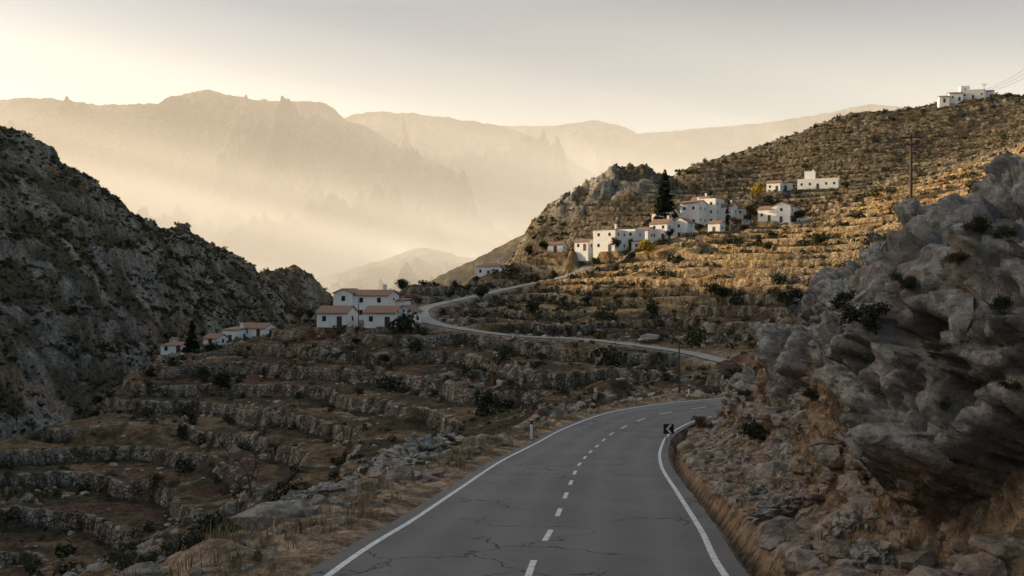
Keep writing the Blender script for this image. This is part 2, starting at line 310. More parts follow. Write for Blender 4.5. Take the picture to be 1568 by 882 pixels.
# ------------------------------------------------------------ cliff
def rock_mat():
    m,nt,b=mat('lichened_limestone'); P=pos(nt)
    big=noise(nt,P,.4,5,.6); mid=noise(nt,P,1.7,7,.66); fine=noise(nt,P,6.5,7,.74)
    so=nd(nt,'ShaderNodeAttribute',attribute_name='soil').outputs['Fac']; ck=nd(nt,'ShaderNodeAttribute',attribute_name='crack_shade').outputs['Fac']
    base=mixc(nt,mr(nt,mid,.41,.59,0,1),(.30,.275,.24),(.54,.51,.455))
    base=mixc(nt,mr(nt,fine,.54,.64,0,.7),base,(.74,.72,.66))
    base=mixc(nt,mr(nt,fine,.46,.38,0,.6),base,(.11,.10,.085))
    base=mixc(nt,mr(nt,big,.54,.65,0,.6),base,(.50,.31,.16))
    base=mixc(nt,mr(nt,noise(nt,P,1.1,4),.60,.72,0,.5),base,(.15,.13,.075))
    base=mixc(nt,math_(nt,'MULTIPLY',ck,.6),base,(.07,.06,.048))  # crevice shade painted into the colour along block edges
    soilc=mixc(nt,mr(nt,mid,.40,.60,0,1),(.17,.10,.055),(.50,.31,.17)); soilc=mixc(nt,mr(nt,fine,.53,.62,0,.65),soilc,(.58,.47,.34)); soilc=mixc(nt,mr(nt,fine,.46,.39,0,.6),soilc,(.08,.056,.036))
    c=mixc(nt,so,base,soilc)
    nt.links.new(c,b.inputs['Base Color']); b.inputs['Roughness'].default_value=.92; b.inputs['Specular IOR Level'].default_value=.2
    h=math_(nt,'ADD',math_(nt,'MULTIPLY',mid,1.3),math_(nt,'MULTIPLY',fine,.5))
    bump(nt,b,h,.3); return m
M_rock=rock_mat()
s0=int(np.argmin(np.abs(R1[:,1]-1))+0); sel=R1[(np.arange(len(R1))>=s0)&(R1[:,0]<45)]; 
s_=np.arange(len(sel))*.5; ss=np.arange(0,s_[-1],.07); Cx=np.interp(ss,s_,sel[:,0]); Cy=np.interp(ss,s_,sel[:,1])
tx=np.gradient(Cx); ty=np.gradient(Cy); l=np.hypot(tx,ty); tx/=l; ty/=l
wgt=sst(38,60,Cy+np.clip(Cx-12,0,99)); dx=1+0*wgt; dy=-.45*wgt; l=np.hypot(dx,dy); dx/=l; dy/=l
x0=Cx+ty*3.7; y0=Cy-tx*3.7
tq=np.concatenate([np.arange(0,16,.08),np.arange(16,46.2,.4)])
qx=x0[:,None]+dx[:,None]*tq; qy=y0[:,None]+dy[:,None]*tq; ql,_=near(R1,T1,qx,qy); qh=cliff_h(ql,qx,qy)
dens=np.where(tq[1:]<15,1/.07,1/.3)     # samples follow the arc length of the rock profile
al=np.concatenate([np.zeros((len(ss),1)),np.cumsum(np.hypot(np.diff(tq)[None],np.diff(qh,axis=1))*dens[None],axis=1)],1)
ka=np.hanning(25); ka/=ka.sum(); al=np.stack([np.convolve(np.pad(al[:,i],12,mode='edge'),ka,'valid') for i in range(al.shape[1])],1)
NT=540; Tg=np.stack([np.interp(np.linspace(0,al[i,-1],NT),al[i],tq) for i in range(len(ss))])
CX=x0[:,None]+dx[:,None]*Tg; CY=y0[:,None]+dy[:,None]*Tg
la,zc=near(R1,T1,CX,CY)
hC=cliff_h(la,CX,CY); CZ=zc+hC-.04-.5*(1-sst(.0,.5,Tg))
CZ=np.where(la<3.5,zc-.6,CZ)
Pc=np.stack([CX,CY,CZ],-1)
nx=np.cross(np.gradient(Pc,axis=1),np.gradient(Pc,axis=0)); nx/=np.linalg.norm(nx,axis=2)[...,None]+1e-9
nx*=np.sign(nx[...,2:3]+1e-9)
kk_=np.hanning(45); kk_/=kk_.sum()
for ax_ in (0,1):
    for c_ in range(3): nx[...,c_]=np.apply_along_axis(lambda r:np.convolve(np.pad(r,22,mode='edge'),kk_,'valid'),ax_,nx[...,c_])
nx/=np.linalg.norm(nx,axis=2)[...,None]+1e-9
ax=sst(.2,1.6,hC+.4*n2(CX*.5,CY*.5))*sst(3.9,5.3,la)
Pf=Pc.reshape(-1,3).copy(); Pw=Pf+.3*np.stack([n3(Pf[:,0]*.5,Pf[:,1]*.5,Pf[:,2]*.5),n3(Pf[:,0]*.5+9,Pf[:,1]*.5,Pf[:,2]*.5),n3(Pf[:,0]*.5,Pf[:,1]*.5+9,Pf[:,2]*.5)],1)
Pw+=.05*np.stack([n3(Pf[:,0]*3,Pf[:,1]*3,Pf[:,2]*3),n3(Pf[:,0]*3+9,Pf[:,1]*3,Pf[:,2]*3),n3(Pf[:,0]*3,Pf[:,1]*3+9,Pf[:,2]*3)],1)
Ts=Pw.copy(); Ts[:,2]=Pw[:,2]+.2*Pw[:,0]-.1*Pw[:,1]     # tilted bedding planes
D=np.zeros(len(Pf)); crk=np.zeros(len(Pf))
for sc,am,sd,an in ((3.0,1.25,0,(.9,.9,1.)),(1.3,.62,31,(.85,.85,1.2)),(.6,.30,63,(.9,.9,1.2)),(.28,.12,17,(1,1,1.2))):
    v,ti,e=blocks(Ts*np.array(an),sc,sd); D+=am*(v+ti*.8)-am*.28*(1-sst(0,.09,e))
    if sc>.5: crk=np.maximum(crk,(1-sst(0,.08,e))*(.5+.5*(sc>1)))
D+=.4*n3(Pf[:,0]*.35,Pf[:,1]*.35,Pf[:,2]*.35)+.05*n3(Pf[:,0]*4,Pf[:,1]*4,Pf[:,2]*4)+.03*n3(Pf[:,0]*9,Pf[:,1]*9,Pf[:,2]*9)
soilm=sst(.18,.44,n3(Pf[:,0]*.22+5,Pf[:,1]*.22,Pf[:,2]*.3)+.3*n3(Pf[:,0]*1.1,Pf[:,1]*1.1,Pf[:,2]*1.1)+.24-.06*hC.ravel())
soilm=np.maximum(soilm*.9,1-sst(.1,.6,hC.ravel()+.3*n3(Pf[:,0]*1.3,Pf[:,1]*1.3,Pf[:,2])))
rub=(.06*n3(Pf[:,0]*2.5,Pf[:,1]*2.5,Pf[:,2]*2.5)+.04*n3(Pf[:,0]*6,Pf[:,1]*6,Pf[:,2]*6))*sst(3.7,4.3,la).ravel()
Pf+=nx.reshape(-1,3)*(D*ax.ravel()*(1-.45*soilm)+rub)[:,None]
mesh_np('rock_cliff',Pf,grid_faces(len(ss),NT)[:,::-1],[M_rock],None,{'soil':soilm,'crack_shade':crk*ax.ravel()*(1-soilm)})
cliffP=Pf.reshape(len(ss),NT,3)
print('cliff',time.time()-T0)
# ------------------------------------------------------------ roads meshes
def strip(name,R,T,offs,mats,dz=0.):
    N=np.stack([T[:,1],-T[:,0],0*T[:,0]],1)
    V=np.stack([R+N*o+[0,0,dz] for o in offs],1)
    ob=mesh_np(name,V.reshape(-1,3),grid_faces(len(R),len(offs)),mats)
    a=ob.data.attributes.new('across','FLOAT','POINT'); a.data.foreach_set('value',np.tile(np.array(offs,np.float32),len(R)))
    return ob
def asphalt():
    m,nt,b=mat('asphalt'); P=pos(nt)
    ac=nd(nt,'ShaderNodeAttribute',attribute_name='across').outputs['Fac']
    big=noise(nt,P,.35,4); fine=noise(nt,P,55,2,.8); mid=noise(nt,P,3,5)
    tr=math_(nt,'ABSOLUTE',math_(nt,'SUBTRACT',math_(nt,'ABSOLUTE',ac),1.55)); tr=math_(nt,'ABSOLUTE',math_(nt,'SUBTRACT',tr,.7))
    worn=mr(nt,tr,0,.5,1,0)
    c=mixc(nt,mr(nt,big,.35,.65,0,1),(.10,.094,.089),(.155,.145,.136))
    c=mixc(nt,math_(nt,'MULTIPLY',worn,.55),c,(.19,.178,.165))
    c=mixc(nt,mr(nt,fine,.3,.75,.0,.5),c,(.23,.218,.205))
    c=mixc(nt,mr(nt,mid,.6,.75,0,.45),c,(.06,.057,.055))
    v=nd(nt,'ShaderNodeTexVoronoi',feature='DISTANCE_TO_EDGE'); v.inputs['Scale'].default_value=.42
    nn=nd(nt,'ShaderNodeTexNoise'); nn.inputs['Scale'].default_value=1.6; nn.inputs['Detail'].default_value=5; nt.links.new(P,nn.inputs['Vector'])
    sc=nd(nt,'ShaderNodeVectorMath',operation='SCALE'); sc.inputs['Scale'].default_value=1.3; nt.links.new(nn.outputs['Color'],sc.inputs[0])
    ad=nd(nt,'ShaderNodeVectorMath',operation='ADD'); nt.links.new(P,ad.inputs[0]); nt.links.new(sc.outputs[0],ad.inputs[1]); nt.links.new(ad.outputs[0],v.inputs['Vector'])
    crk=math_(nt,'MULTIPLY',mr(nt,v.outputs['Distance'],0.004,.016,1,0),mr(nt,noise(nt,P,.22,2),.48,.56,0,.85))
    c=mixc(nt,crk,c,(.012,.012,.012))
    nt.links.new(c,b.inputs['Base Color']); b.inputs['Roughness'].default_value=.8; b.inputs['Specular IOR Level'].default_value=.3
    bump(nt,b,math_(nt,'SUBTRACT',fine,math_(nt,'MULTIPLY',crk,2.)),.008); return m
def paint():
    m,nt,b=mat('worn_road_paint'); P=pos(nt)
    c=mixc(nt,mr(nt,noise(nt,P,7,6,.75),.48,.66,0,.8),(.70,.69,.65),(.24,.23,.22))
    nt.links.new(c,b.inputs['Base Color']); b.inputs['Roughness'].default_value=.7; return m
M_as=asphalt(); M_pt=paint()
road=bpy.data.objects.new('asphalt_road',None); coll.objects.link(road)
o_=strip('road_surface',R1,T1,list(np.linspace(-3.4,3.4,15)),[M_as]); o_.parent=road
for nm,o in (('edge_line_outer',-3.03),('edge_line_inner',3.03)):
    q=strip(nm,R1,T1,[o-.06,o+.06],[M_pt],.006); q.parent=road
dV=[];dF=[]; sR=np.arange(len(R1))*.5
i0=np.argmin(np.abs(R1[:,1]-13.9))*.5
for s in np.arange(i0-40*3.3,sR[-1]-2,3.3):
    q=np.linspace(s,s+1.35,5); 
    if q[0]<0: continue
    p=np.stack([np.interp(q,sR,R1[:,k]) for k in range(3)],1); tt=np.stack([np.interp(q,sR,T1[:,k]) for k in range(3)],1)
    N=np.stack([tt[:,1],-tt[:,0],0*q],1); b0=len(dV)
    for a in range(5): dV+= [p[a]-N[a]*.055+[0,0,.007],p[a]+N[a]*.055+[0,0,.007]]
    for a in range(4): k_=b0+2*a; dF.append((k_,k_+1,k_+3,k_+2))
q=mesh_np('centre_dashes',dV,dF,[M_pt]); q.parent=road
m,nt,b=mat('concrete_lane'); P=pos(nt); nt.links.new(mixc(nt,mr(nt,noise(nt,P,.6,5),.3,.7,0,1),(.24,.215,.18),(.36,.33,.28)),b.inputs['Base Color']); b.inputs['Roughness'].default_value=.9; M_lane=m
strip('village_lane',R2,T2,[-1.6,-.6,.6,1.6],[M_lane],.03)
# ------------------------------------------------------------ distant mountains
def mtn_mat(name,c1,c2,c3,s1,s2,bd):
    m,nt,b=mat(name); P=pos(nt)
    c=mixc(nt,mr(nt,noise(nt,P,s1,8,.65),.42,.6,0,1),c1,c2)
    c=mixc(nt,mr(nt,noise(nt,P,s2,5,.7),.45,.62,0,.8),c,c3)
    nt.links.new(c,b.inputs['Base Color']); b.inputs['Roughness'].default_value=1
    b.inputs['Specular IOR Level'].default_value=0
    bump(nt,b,noise(nt,P,s1*3.3,8,.75),bd); return m
M_mt=mtn_mat('distant_mountain_rock',(.045,.04,.026),(.30,.24,.17),(.035,.033,.02),.007,.04,110.)
M_kn=mtn_mat('dry_hill_ground',(.09,.075,.045),(.28,.21,.12),(.045,.045,.026),.03,.22,8.)
def mountain(prof,d0,d1,L,nc,nr,seed,amp,sc=1.,M=None,name='distant_mountain'):
    pr=np.array(prof,float); u=np.linspace(pr[0,0],pr[-1,0],nc); v=np.interp(u,pr[:,0],pr[:,1])
    if sc<1: v=np.convolve(np.pad(v,12,mode='edge'),np.ones(25)/25,'valid')
    d=d0+(d1-d0)*(u-u[0])/(u[-1]-u[0]); x=(u-784)/F*d; zc=(441-v)/F*d
    t=np.linspace(-.5,1,nr); tt=t[None]; XX=x[:,None]*(1-.25*tt*L/d[:,None])+0*tt; YY=d[:,None]-tt*L
    base=-75; h=zc[:,None]-base
    pr_=np.where(tt>0,(1-np.clip(tt,0,1))**1.25*.9+.1*(1-np.clip(tt,0,1)),1+tt*1.2)
    env=np.clip(np.abs(tt)*2.6,0.0,1)*np.clip((1-tt)*2.,0,1)*np.clip(h/(550*sc**.6),.15,1)
    wx=XX+120*sc*n2(XX/700/sc,YY/700/sc+seed)
    r=rid2(wx/420/sc+seed,YY/900/sc+seed,7,.58)-1.25
    ZZ=base+h*pr_+amp*r*env
    ZZ=np.minimum(ZZ,base+h*(1-.12*np.abs(tt)))+sc*(6*rid2(XX/90/sc+seed,YY/90/sc,4)+ 2*n2(XX/14/sc,YY/14/sc))*np.clip((1-tt)*3,0,1)
    ZZ=np.maximum(ZZ,base-30)
    return mesh_np(name,np.stack([XX,YY,ZZ],-1).reshape(-1,3),grid_faces(nc,nr)[:,::-1],[M or M_mt])
mountain([(-700,150),(-300,165),(-100,158),(0,155),(60,152),(150,164),(245,162),(262,152),(320,141),(350,150),(410,157),(490,159),(512,170),(530,190),(560,196),(600,222),(660,250),(750,290),(850,335),(980,390)],2700,2700,1300,700,330,3.1,250)
mountain([(380,230),(470,200),(530,180),(575,173),(640,176),(720,187),(770,196),(830,216),(850,232),(900,262),(980,300),(1100,345),(1250,390)],3700,3500,1600,460,220,8.7,250)
mountain([(600,230),(700,205),(780,193),(830,194),(880,190),(905,183),(935,190),(960,196),(975,206),(1030,202),(1100,195),(1180,188),(1250,176),(1330,160),(1400,166),(1600,150),(2000,160)],5200,4600,2000,520,200,5.5,220)
mountain([(300,470),(400,450),(480,428),(530,416),(570,402),(600,394),(640,379),(670,384),(700,392),(735,400),(790,410),(860,440),(900,470)],1500,1400,480,360,180,4.2,80,.25,M_kn,'dry_hill')
mountain([(560,480),(640,440),(690,416),(740,392),(790,366),(830,346),(880,335),(960,340),(1010,380)],760,700,260,340,160,6.2,30,.13,M_kn,'dry_hill')
print('mountains',time.time()-T0)
# ------------------------------------------------------------ foliage
def leaf_mat(name):
    m,nt,b=mat(name); P=pos(nt)
    k_=mr(nt,noise(nt,P,1.3,3),.3,.7,.6,1.4); cc=nd(nt,'ShaderNodeVectorMath',operation='SCALE'); nt.links.new(vcol(nt),cc.inputs[0]); nt.links.new(k_,cc.inputs['Scale'])
    nt.links.new(cc.outputs[0],b.inputs['Base Color']); b.inputs['Roughness'].default_value=.85; b.inputs['Specular IOR Level'].default_value=.15
    return m
M_leaf=leaf_mat('foliage')
m,nt,b=mat('bark'); P=pos(nt); nt.links.new(mixc(nt,noise(nt,P,9,4),(.05,.038,.028),(.13,.10,.08)),b.inputs['Base Color']); b.inputs['Roughness'].default_value=.95; M_bark=m
def leaves(cent,rad,n,size,col,flat=.8,lobes=5,jit=.35):
    N=len(cent); lc=rng.normal(size=(N,lobes,3)); lc/=np.linalg.norm(lc,axis=2)[...,None]; lc*=rng.uniform(.2,.62,(N,lobes,1)); lc[...,2]=np.abs(lc[...,2])*.9
    lr=rng.uniform(.3,.55,(N,lobes)); k=rng.integers(0,lobes,(N,n)); I=np.arange(N)[:,None]
    d=rng.normal(size=(N,n,3)); d/=np.linalg.norm(d,axis=2)[...,None]; rr=rng.uniform(.55,1.08,(N,n,1))
    p=lc[I,k]+d*lr[I,k][...,None]*rr; p[...,2]=(p[...,2]+.25)*flat
    p=cent[:,None]+p*rad[:,None,None]
    a=rng.normal(size=(N,n,3)); a/=np.linalg.norm(a,axis=2)[...,None]; b_=np.cross(a,rng.normal(size=(N,n,3))); b_/=np.linalg.norm(b_,axis=2)[...,None]
    sz=size*rad[:,None,None]*rng.uniform(.6,1.3,(N,n,1))
    V=np.stack([p-a*sz,p-b_*sz*.55,p+a*sz,p+b_*sz*.55],2).reshape(-1,3)
    cl=np.asarray(col,float).reshape(-1,3); cl=cl[rng.integers(0,len(cl),N)]
    c=cl[:,None]*(1+jit*rng.uniform(-1,1,(N,n,1)))
    return V,np.repeat(c.reshape(-1,3),4,axis=0)
def quads(V): return np.arange(len(V)).reshape(-1,4)
SCR=[(.05,.054,.024),(.058,.056,.028),(.07,.063,.032),(.038,.044,.02),(.09,.072,.042)]
def scatter(name,x,y,rad,n,size,cols=SCR,sink=.15,flat=.8):
    z=ground(x,y); V,c=leaves(np.stack([x,y,z-sink*rad],1),rad,n,size,cols,flat)
    mesh_np(name,V,quads(V),[M_leaf],c,smooth=False)
x=rng.uniform(-260,-60,38000); y=rng.uniform(130,580,38000)
ok=(lookup(isleft,x,y)>.6)&(n2(x/25,y/25)+.5*n2(x/6,y/6)>rng.uniform(-1.,.4,len(x)))&(np.abs(x/y)<.62)
x=x[ok][:14000];y=y[ok][:14000]; scatter('hillside_scrub',x,y,rng.gamma(2.4,.31,len(x))+.3,30,.28)
x=rng.uniform(-130,330,60000); y=rng.uniform(62,500,60000)
up=sst(330,380,y)*.5; fr_=lookup(f,x,y); near_wall=((fr_>.72)|(fr_<.1))*.35
ok=(lookup(isleft,x,y)<.3)&(np.abs(x/y)<.62)&(np.abs(lookup(lat2,x,y))>3.2)&(np.abs(lookup(lat1,x,y))>9)&(n2(x/30+4,y/30)+.6*n2(x/5,y/5)+up+near_wall>rng.uniform(-.25,1.1,len(x)))&(ground(x,y)>-60)
x=x[ok][:14000];y=y[ok][:14000]; r=rng.gamma(1.7,.33,len(x))+.2; r*=np.where(y<150,.8,1.1); scatter('terrace_scrub',x,y,r,46,.22,SCR+[(.12,.095,.06),(.14,.115,.055)])
# larger dark evergreen bushes on the terraces
x=rng.uniform(-90,150,6000); y=rng.uniform(62,330,6000); fr_=lookup(f,x,y)
ok=(lookup(isleft,x,y)<.3)&(np.abs(x/y)<.6)&(np.abs(lookup(lat2,x,y))>4)&(np.abs(lookup(lat1,x,y))>10)&(n2(x/22+9,y/22)+((fr_>.7)|(fr_<.1))*.4>rng.uniform(-.1,1.1,6000))&(ground(x,y)>-45)
hx=np.array([W(*h_[:3])[:2] for h_ in HOUSES]); ok&=(np.hypot(x[:,None]-hx[:,0],y[:,None]-hx[:,1]).min(1)>5.5)
x=x[ok][:480];y=y[ok][:480]; scatter('terrace_bushes',x,y,(rng.gamma(2.2,.42,len(x))+.45)*np.where(y<110,.75,1.15),230,.105,[(.028,.034,.016),(.038,.045,.021),(.052,.052,.025)],.05,.95)
x=[];y=[]
for u0,v0,d0 in [(1030,270,470),(1060,255,472),(1085,250,475),(1130,232,478),(1150,225,478),(1180,212,478),(1205,207,476),(1240,195,472),(1275,183,468),(1300,172,466),(1345,168,460),(1382,165,458),(1415,158,452),(1555,140,448),(1535,145,446),(1235,245,430),(1330,210,430),(1420,230,400),(1360,250,390),(1480,220,400)]:
    for k_ in range(2): X_=W(u0+rng.uniform(-12,12),v0,d0-6); x.append(X_[0]);y.append(X_[1])
x=np.array(x);y=np.array(y); scatter('ridge_trees',x,y,rng.uniform(1.2,2.8,len(x)),160,.13,[(.04,.045,.02),(.055,.05,.025)],0,1.)
def tube(p0,p1,r0,r1,n=7):
    p0=np.array(p0,float);p1=np.array(p1,float); d=p1-p0; d/=np.linalg.norm(d)+1e-9
    a=np.cross(d,[0,0,1.] if abs(d[2])<.9 else [1.,0,0]); a/=np.linalg.norm(a); b_=np.cross(d,a)
    th=np.linspace(0,2*np.pi,n,endpoint=False); ring=np.cos(th)[:,None]*a+np.sin(th)[:,None]*b_
    V=np.concatenate([p0+ring*r0,p1+ring*r1]); j=np.arange(n); return V,np.stack([j,(j+1)%n,n+(j+1)%n,n+j],1)
class MB:
    def __init__(s): s.V=[];s.F=[];s.n=0;s.c=[];s.m=[]
    def add(s,V,F,col=(1,1,1),mi=0):
        V=np.asarray(V);F=np.asarray(F); s.V.append(V);s.F.append(F+s.n);s.n+=len(V); c=np.asarray(col,float); s.c.append(np.broadcast_to(c,(len(V),3))); s.m.append(np.full(len(F),mi))
    def make(s,name,mats,smooth=False,parent=None): return mesh_np(name,np.concatenate(s.V),np.concatenate(s.F),mats,np.concatenate(s.c),None,smooth,np.concatenate(s.m),parent)
def branches(mb,p,d,L,r,depth,tips,spread=.6,minr=.008,up=.15):
    q=np.array(p,float); d=np.array(d,float)
    for k_ in range(3):
        d=d+rng.normal(size=3)*.16+[0,0,up*.3]; d/=np.linalg.norm(d); q2=q+d*L/3; r2=r*.84
        V,F_=tube(q,q2,r,r2,4 if depth<2 else 7); mb.add(V,F_,mi=0); q=q2;r=r2
        if depth>0 and k_>0:
            for _ in range(2):
                e=d+rng.normal(size=3)*spread; e[2]+=up; e/=np.linalg.norm(e); branches(mb,q,e,L*rng.uniform(.6,.85),max(r*.6,minr),depth-1,tips,spread,minr,up)
    tips.append(q)
def tree(name,u,d,h,cols,leafn=900,bare=False,vtop=None,dep=3):
    x_,y_,_=W(u,0,d); z_=ground(x_,y_)[0]-.1; mb=MB(); tips=[]
    if vtop: h=max(1.5,W(0,vtop,d)[2]-z_)
    branches(mb,(x_,y_,z_),(0,0,1),h*(.30 if not bare else .36),h*.028,2 if not bare else dep,tips,.8,.012 if not bare else .03)
    if not bare:
        tp=np.array(tips); ii=rng.integers(0,len(tp),34); cc=tp[ii]*.75+np.array([x_,y_,z_+h*.45])*.25
        cc[:,2]=np.maximum(cc[:,2],z_+h*.2)
        V,c=leaves(cc,np.full(34,h*.22)*rng.uniform(.7,1.2,34),leafn//34+1,.16,cols,.95,4,.5); mb.add(V,quads(V),c,1)
    mb.make(name,[M_bark,M_leaf])
def conifer(name,u,d,w,vtop,n=240):
    x_,y_,_=W(u,0,d); z_=ground(x_,y_)[0]-.2; h=W(0,vtop,d)[2]-z_; mb=MB(); V,F_=tube((x_,y_,z_),(x_,y_,z_+h*.97),h*.022,.03,8); mb.add(V,F_,mi=0)
    P=[];S=[]
    for k_ in range(n):
        f_=rng.uniform(.06,1)**.9; zz=z_+h*f_; R_=w*(1-f_)**.75*rng.uniform(.6,1.1)+.12; th=rng.uniform(0,6.283)
        e=np.array([x_+R_*math.cos(th),y_+R_*math.sin(th),zz-.12*R_]); V,F_=tube((x_,y_,zz),e,.04,.01,4); mb.add(V,F_,mi=0)
        for q in (.3,.6,.85,1): P.append(np.array([x_,y_,zz])*(1-q)+e*q); S.append(.32*w*(1.15-f_)*rng.uniform(.7,1.2)+.12)
    V,c=leaves(np.array(P),np.array(S),18,.3,[(.016,.024,.012),(.022,.03,.015)],.7,3); mb.add(V,quads(V),c,1); mb.make(name,[M_bark,M_leaf])
DK=[(.032,.038,.018),(.042,.046,.024)]; YL=[(.50,.34,.04),(.36,.26,.035)]; OL=[(.075,.078,.034),(.06,.062,.028)]; RU=[(.15,.085,.05),(.11,.065,.042)]
conifer('fir_tree',1018,296,3.9,260,340); conifer('fir_tree',294,188,1.9,491,160); conifer('cypress_tree',1116,300,1.1,290,120); conifer('cypress_tree',635,160,.6,512,120)
for u,d,h,c,nm in [(340,157,5.6,DK,'olive_tree'),(612,232,6,DK,'oak_tree'),(740,222,7,OL,'olive_tree'),(995,250,8,YL,'autumn_tree'),(942,262,6,OL,'olive_tree'),(1070,276,5.5,DK,'oak_tree'),
 (1250,212,6.5,OL,'olive_tree'),(1100,182,6.8,OL,'olive_tree'),(1225,290,6,OL,'olive_tree'),(1163,340,9,YL,'autumn_tree'),(1385,205,5,OL,'olive_tree'),(460,192,4.5,RU,'almond_tree'),(1150,300,8,RU,'almond_tree'),
 (808,292,5.5,DK,'oak_tree'),(832,290,5.5,DK,'oak_tree'),(887,282,7,YL,'autumn_tree'),(972,268,5,OL,'olive_tree'),(150,168,4,DK,'olive_tree'),(915,260,4.5,OL,'olive_tree'),(1125,288,6,RU,'almond_tree'),(1295,330,5,OL,'olive_tree'),
 (690,215,3.5,DK,'olive_tree'),(850,240,4,OL,'olive_tree'),(590,150,3,DK,'olive_tree'),(1180,230,4.5,OL,'olive_tree'),(1040,215,4,OL,'olive_tree'),(230,160,3.4,DK,'olive_tree'),(460,140,3,OL,'olive_tree'),(900,200,3.6,DK,'olive_tree'),
 (1025,268,4,DK,'oak_tree'),(1140,272,4.5,DK,'oak_tree'),(1215,280,4,DK,'oak_tree'),(965,250,4,DK,'oak_tree'),(1160,250,4,OL,'olive_tree'),(475,186,3.6,DK,'oak_tree'),(545,158,2.6,DK,'olive_tree'),(1000,180,4,DK,'olive_tree'),(820,190,3.4,OL,'olive_tree')]:
    tree(nm,u,d,h,c,1700)
for u,d,vt,dp_ in [(800,96,578,4),(385,88,655,3),(1040,98,560,3),(1140,285,318,3),(1300,330,268,3),(560,150,520,3),(350,70,750,3),(690,140,560,3),(310,60,770,3)]: tree('bare_tree',u,d,5,None,0,True,vt,dp_)
print('trees',time.time()-T0)
def shrub(name,p,r,n=2200,cols=DK,size=.055,flat=.85):
    mb=MB(); p=np.array(p,float); tips=[]
    for k_ in range(5): branches(mb,p,(rng.normal()*.5,rng.normal()*.5,1),r*.7,.02*r,1,tips,.7,.006)
    k_=8; cc=p+rng.normal(size=(k_,3))*[r*.38,r*.38,r*.18]+[0,0,r*.3]; V,c=leaves(cc,np.full(k_,r*.6),n//k_,size/.6,cols,flat,6,.5); mb.add(V,quads(V),c,1); mb.make(name,[M_bark,M_leaf])
def cliff_pt(u,v):
    q=cliffP.reshape(-1,3); uu=784+F*q[:,0]/q[:,1]; vv=441-F*q[:,2]/q[:,1]; m_=(np.hypot(uu-u,vv-v)<14)
    if not m_.any(): return None
    q=q[m_]; return q[np.argmin(q[:,1])]
for u,v,px,c in [(1150,660,30,DK),(1335,500,38,DK),(1210,455,26,DK),(1300,560,20,OL),(1500,345,26,DK),(1440,640,16,OL),(1080,640,18,RU),(1235,600,16,DK),(1520,470,24,DK),(1390,430,22,DK),(1540,600,18,DK),(1260,700,16,OL),(1130,600,12,OL),(1460,400,22,RU),(1420,540,18,OL),(1250,760,14,RU),(1350,620,20,OL),(1280,460,18,DK),(1545,380,22,OL),(1400,760,16,RU)]:
    p=cliff_pt(u,v)
    if p is not None: shrub('shrub',p,px*p[1]/F*1.1,2000,c)
for u,d,r,c in [(480,27,1.3,DK),(520,32,1.2,DK),(930,76,2.2,DK),(450,24,.7,OL),(690,42,.7,OL),(380,34,1.6,DK),(1080,75,1.4,RU),(970,80,1.3,OL),(1010,74,1.2,DK),(560,30,.6,RU),(720,52,1.0,RU),(860,72,1.3,OL),(740,60,1.2,DK),(300,55,1.5,DK),(200,60,1.6,OL)]:
    x_,y_,_=W(u,0,d); shrub('shrub',(x_,y_,ground(x_,y_)[0]-.05),r,2200,c)
def tufts(name,x,y,z,hh,n,cols):
    N=len(x); th=rng.uniform(0,6.28,(N,n)); lean=rng.uniform(.05,.6,(N,n)); h=hh[:,None]*rng.uniform(.5,1.1,(N,n)); b0=np.stack([x,y,z],1)[:,None]+rng.normal(size=(N,n,3))*[.07,.07,0]
    dr_=np.stack([np.cos(th),np.sin(th),0*th],-1); sd=np.stack([-np.sin(th),np.cos(th),0*th],-1)*.006
    tip=b0+dr_*(lean*h)[...,None]+np.array([0,0,1.])*h[...,None]; mid=b0+dr_*(lean*h*.35)[...,None]+np.array([0,0,.6])*h[...,None]
    V=np.stack([b0-sd,b0+sd,mid+sd,mid-sd, mid-sd,mid+sd,tip+sd*.2,tip-sd*.2],2).reshape(-1,3)
    cl=np.array(cols)[rng.integers(0,len(cols),(N,n))]; mesh_np(name,V,quads(V),[M_leaf],np.repeat(cl.reshape(-1,3),8,axis=0),smooth=False)
k_=rng.integers(20,len(R1)-60,9000); lt=-(3.9+rng.gamma(1.6,1.3,9000)); x=R1[k_,0]+T1[k_,1]*lt+rng.normal(size=9000)*.2; y=R1[k_,1]-T1[k_,0]*lt+rng.normal(size=9000)*.2
ok=(y>8)&(n2(x*.5,y*.5)+.4*n2(x*2,y*2)>rng.uniform(-.2,.7,9000)); x=x[ok];y=y[ok]
tufts('dry_grass',x,y,ground(x,y)-.02,rng.uniform(.12,.42,len(x)),16,[(.38,.27,.135),(.28,.20,.095),(.19,.145,.07),(.12,.12,.05)])
q=cliffP[:,::2].reshape(-1,3); hq=hC[:,::2].ravel(); sq=soilm.reshape(len(ss),NT)[:,::2].ravel()
ii=rng.integers(0,len(q),90000); ok=(hq[ii]>.02)&(sq[ii]>.5)&(n2(q[ii,0]*.6,q[ii,1]*.6)>rng.uniform(-.1,.8,90000))&(la[:,::2].ravel()[ii]>4.0); ii=ii[ok][:4500]
tufts('verge_grass',q[ii,0],q[ii,1],q[ii,2]-.02,rng.uniform(.05,.2,len(ii)),14,[(.28,.20,.11),(.18,.15,.075),(.09,.11,.04)])
def ico(sub):
    bm=bmesh.new(); bmesh.ops.create_icosphere(bm,subdivisions=sub,radius=1); V=np.array([v.co[:] for v in bm.verts]); F_=np.array([[v.index for v in f.verts] for f in bm.faces]); bm.free(); return V,F_
I2=ico(2); I4=ico(5)
